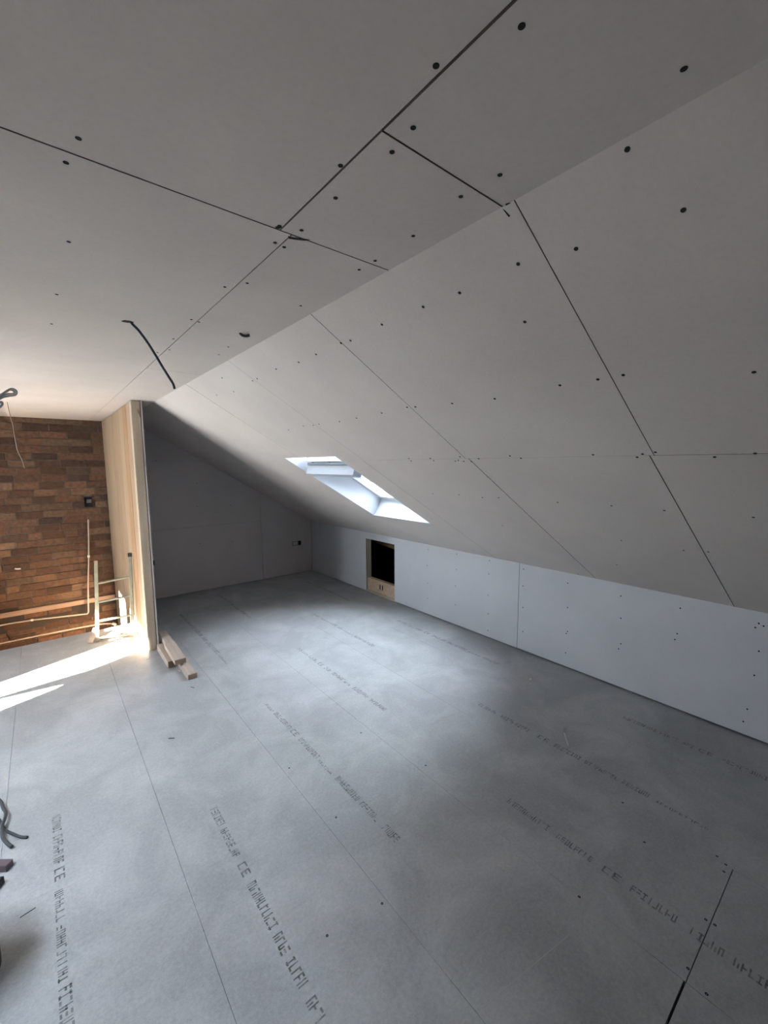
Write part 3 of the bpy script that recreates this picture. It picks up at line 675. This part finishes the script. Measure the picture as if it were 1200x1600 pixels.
tube(bm, [(-.62, 2.80, .015), (-.45, 2.78, .02), (-.31, 2.68, .012), (-.272, 2.582, .009), (-.255, 2.531, .008), (-.228, 2.486, .008), (-.201, 2.444, .008), (-.176, 2.421, .008)], .006)
tag(obj('floor_cable', bm, M_CABLE_D, smooth=True), 'dark cable on the floor at the left edge, its end pointing furthest into the room', 'cable', 'cables on the floor')

# ------------------------------------------------------------------ small things on the floor
def chunk(name, label, cat, m, lo, hi, loc, rot, group=None):
    bm = bmesh.new(); box(bm, lo, hi, bev=.002); o = obj(name, bm, m); o.location = loc; o.rotation_euler = rot
    return tag(o, label, cat, group)
M_BLK = mat('offcut_stained', (.13, .10, .11), .8)
chunk('wood_block', 'small dark wood block on the floor at the left edge below the cables', 'wood block', M_BLK, (-.035, -.018, 0), (.035, .018, .03), (-.258, 2.30, 0), (0, 0, R(-38)))
chunk('wood_block', 'dark wood block nearest the camera at the left edge, cut off by the frame', 'wood block', M_BUCKET, (-.05, -.02, 0), (.05, .02, .03), (-.298, 2.222, 0), (0, 0, R(-30)))
bk = bmesh.new(); seg = 40
prof = [(0, .0), (.138, 0), (.143, .01), (.143, .26), (.147, .262), (.147, .278), (.140, .281), (.135, .27), (.13, .03), (0, .012)]
rings = []
for r_, z_ in prof: rings.append([bk.verts.new((r_ * math.cos(2 * math.pi * k / seg), r_ * math.sin(2 * math.pi * k / seg), z_)) for k in range(seg)] if r_ else [bk.verts.new((0, 0, z_))])
for a, b in zip(rings, rings[1:]):
    for k in range(seg):
        if len(a) == 1: bk.faces.new((a[0], b[k], b[(k + 1) % seg]))
        elif len(b) == 1: bk.faces.new((a[k], a[(k + 1) % seg], b[0]))
        else: bk.faces.new((a[k], a[(k + 1) % seg], b[(k + 1) % seg], b[k]))
bko = obj('bucket', bk, M_BUCKET, smooth=True); bko.location = (-.378, 1.835, 0)
tag(bko, 'black bucket on the floor, only its edge showing at the left', 'bucket')
chunk('plastic_sliver', 'dark sliver lying alone on the pale floor left of centre', 'debris', M_BLK, (-.02, -.004, 0), (.02, .004, .004), (.515, 2.78, 0), (0, 0, R(-35)))
chunk('plastic_sliver', 'dark sliver on the floor just below the timber offcuts', 'debris', M_BLK, (-.018, -.003, 0), (.018, .003, .003), (.79, 3.345, 0), (0, 0, R(-60)))
chunk('wire_offcut', 'tiny thin wire offcut on the floor at the lower left', 'debris', M_CABLE_D, (-.024, -.0012, 0), (.024, .0012, .0024), (-.168, 1.995, 0), (0, 0, R(12)))
chunk('plaster_chip', 'white plaster chip on the floor near the joint of the low wall', 'debris', M_CORE, (-.014, -.008, 0), (.014, .008, .006), (2.907, 1.735, 0), (0, 0, R(20)))
chunk('wood_splinter', 'short pale splinter on the floor beside the printed line', 'debris', M_CORE, (-.03, -.003, 0), (.03, .003, .004), (2.51, 1.245, 0), (0, 0, R(8)))
chunk('wood_splinter', 'long pale splinter on the floor crossing the printed line', 'debris', M_CORE, (-.065, -.002, 0), (.065, .002, .003), (2.425, 1.19, 0), (0, 0, R(38)))
chunk('plaster_chip', 'white plaster crumb on the floor just in front of the partition post', 'debris', M_CORE, (-.01, -.008, 0), (.01, .008, .006), (.62, 4.12, 0), (0, 0, R(20)))
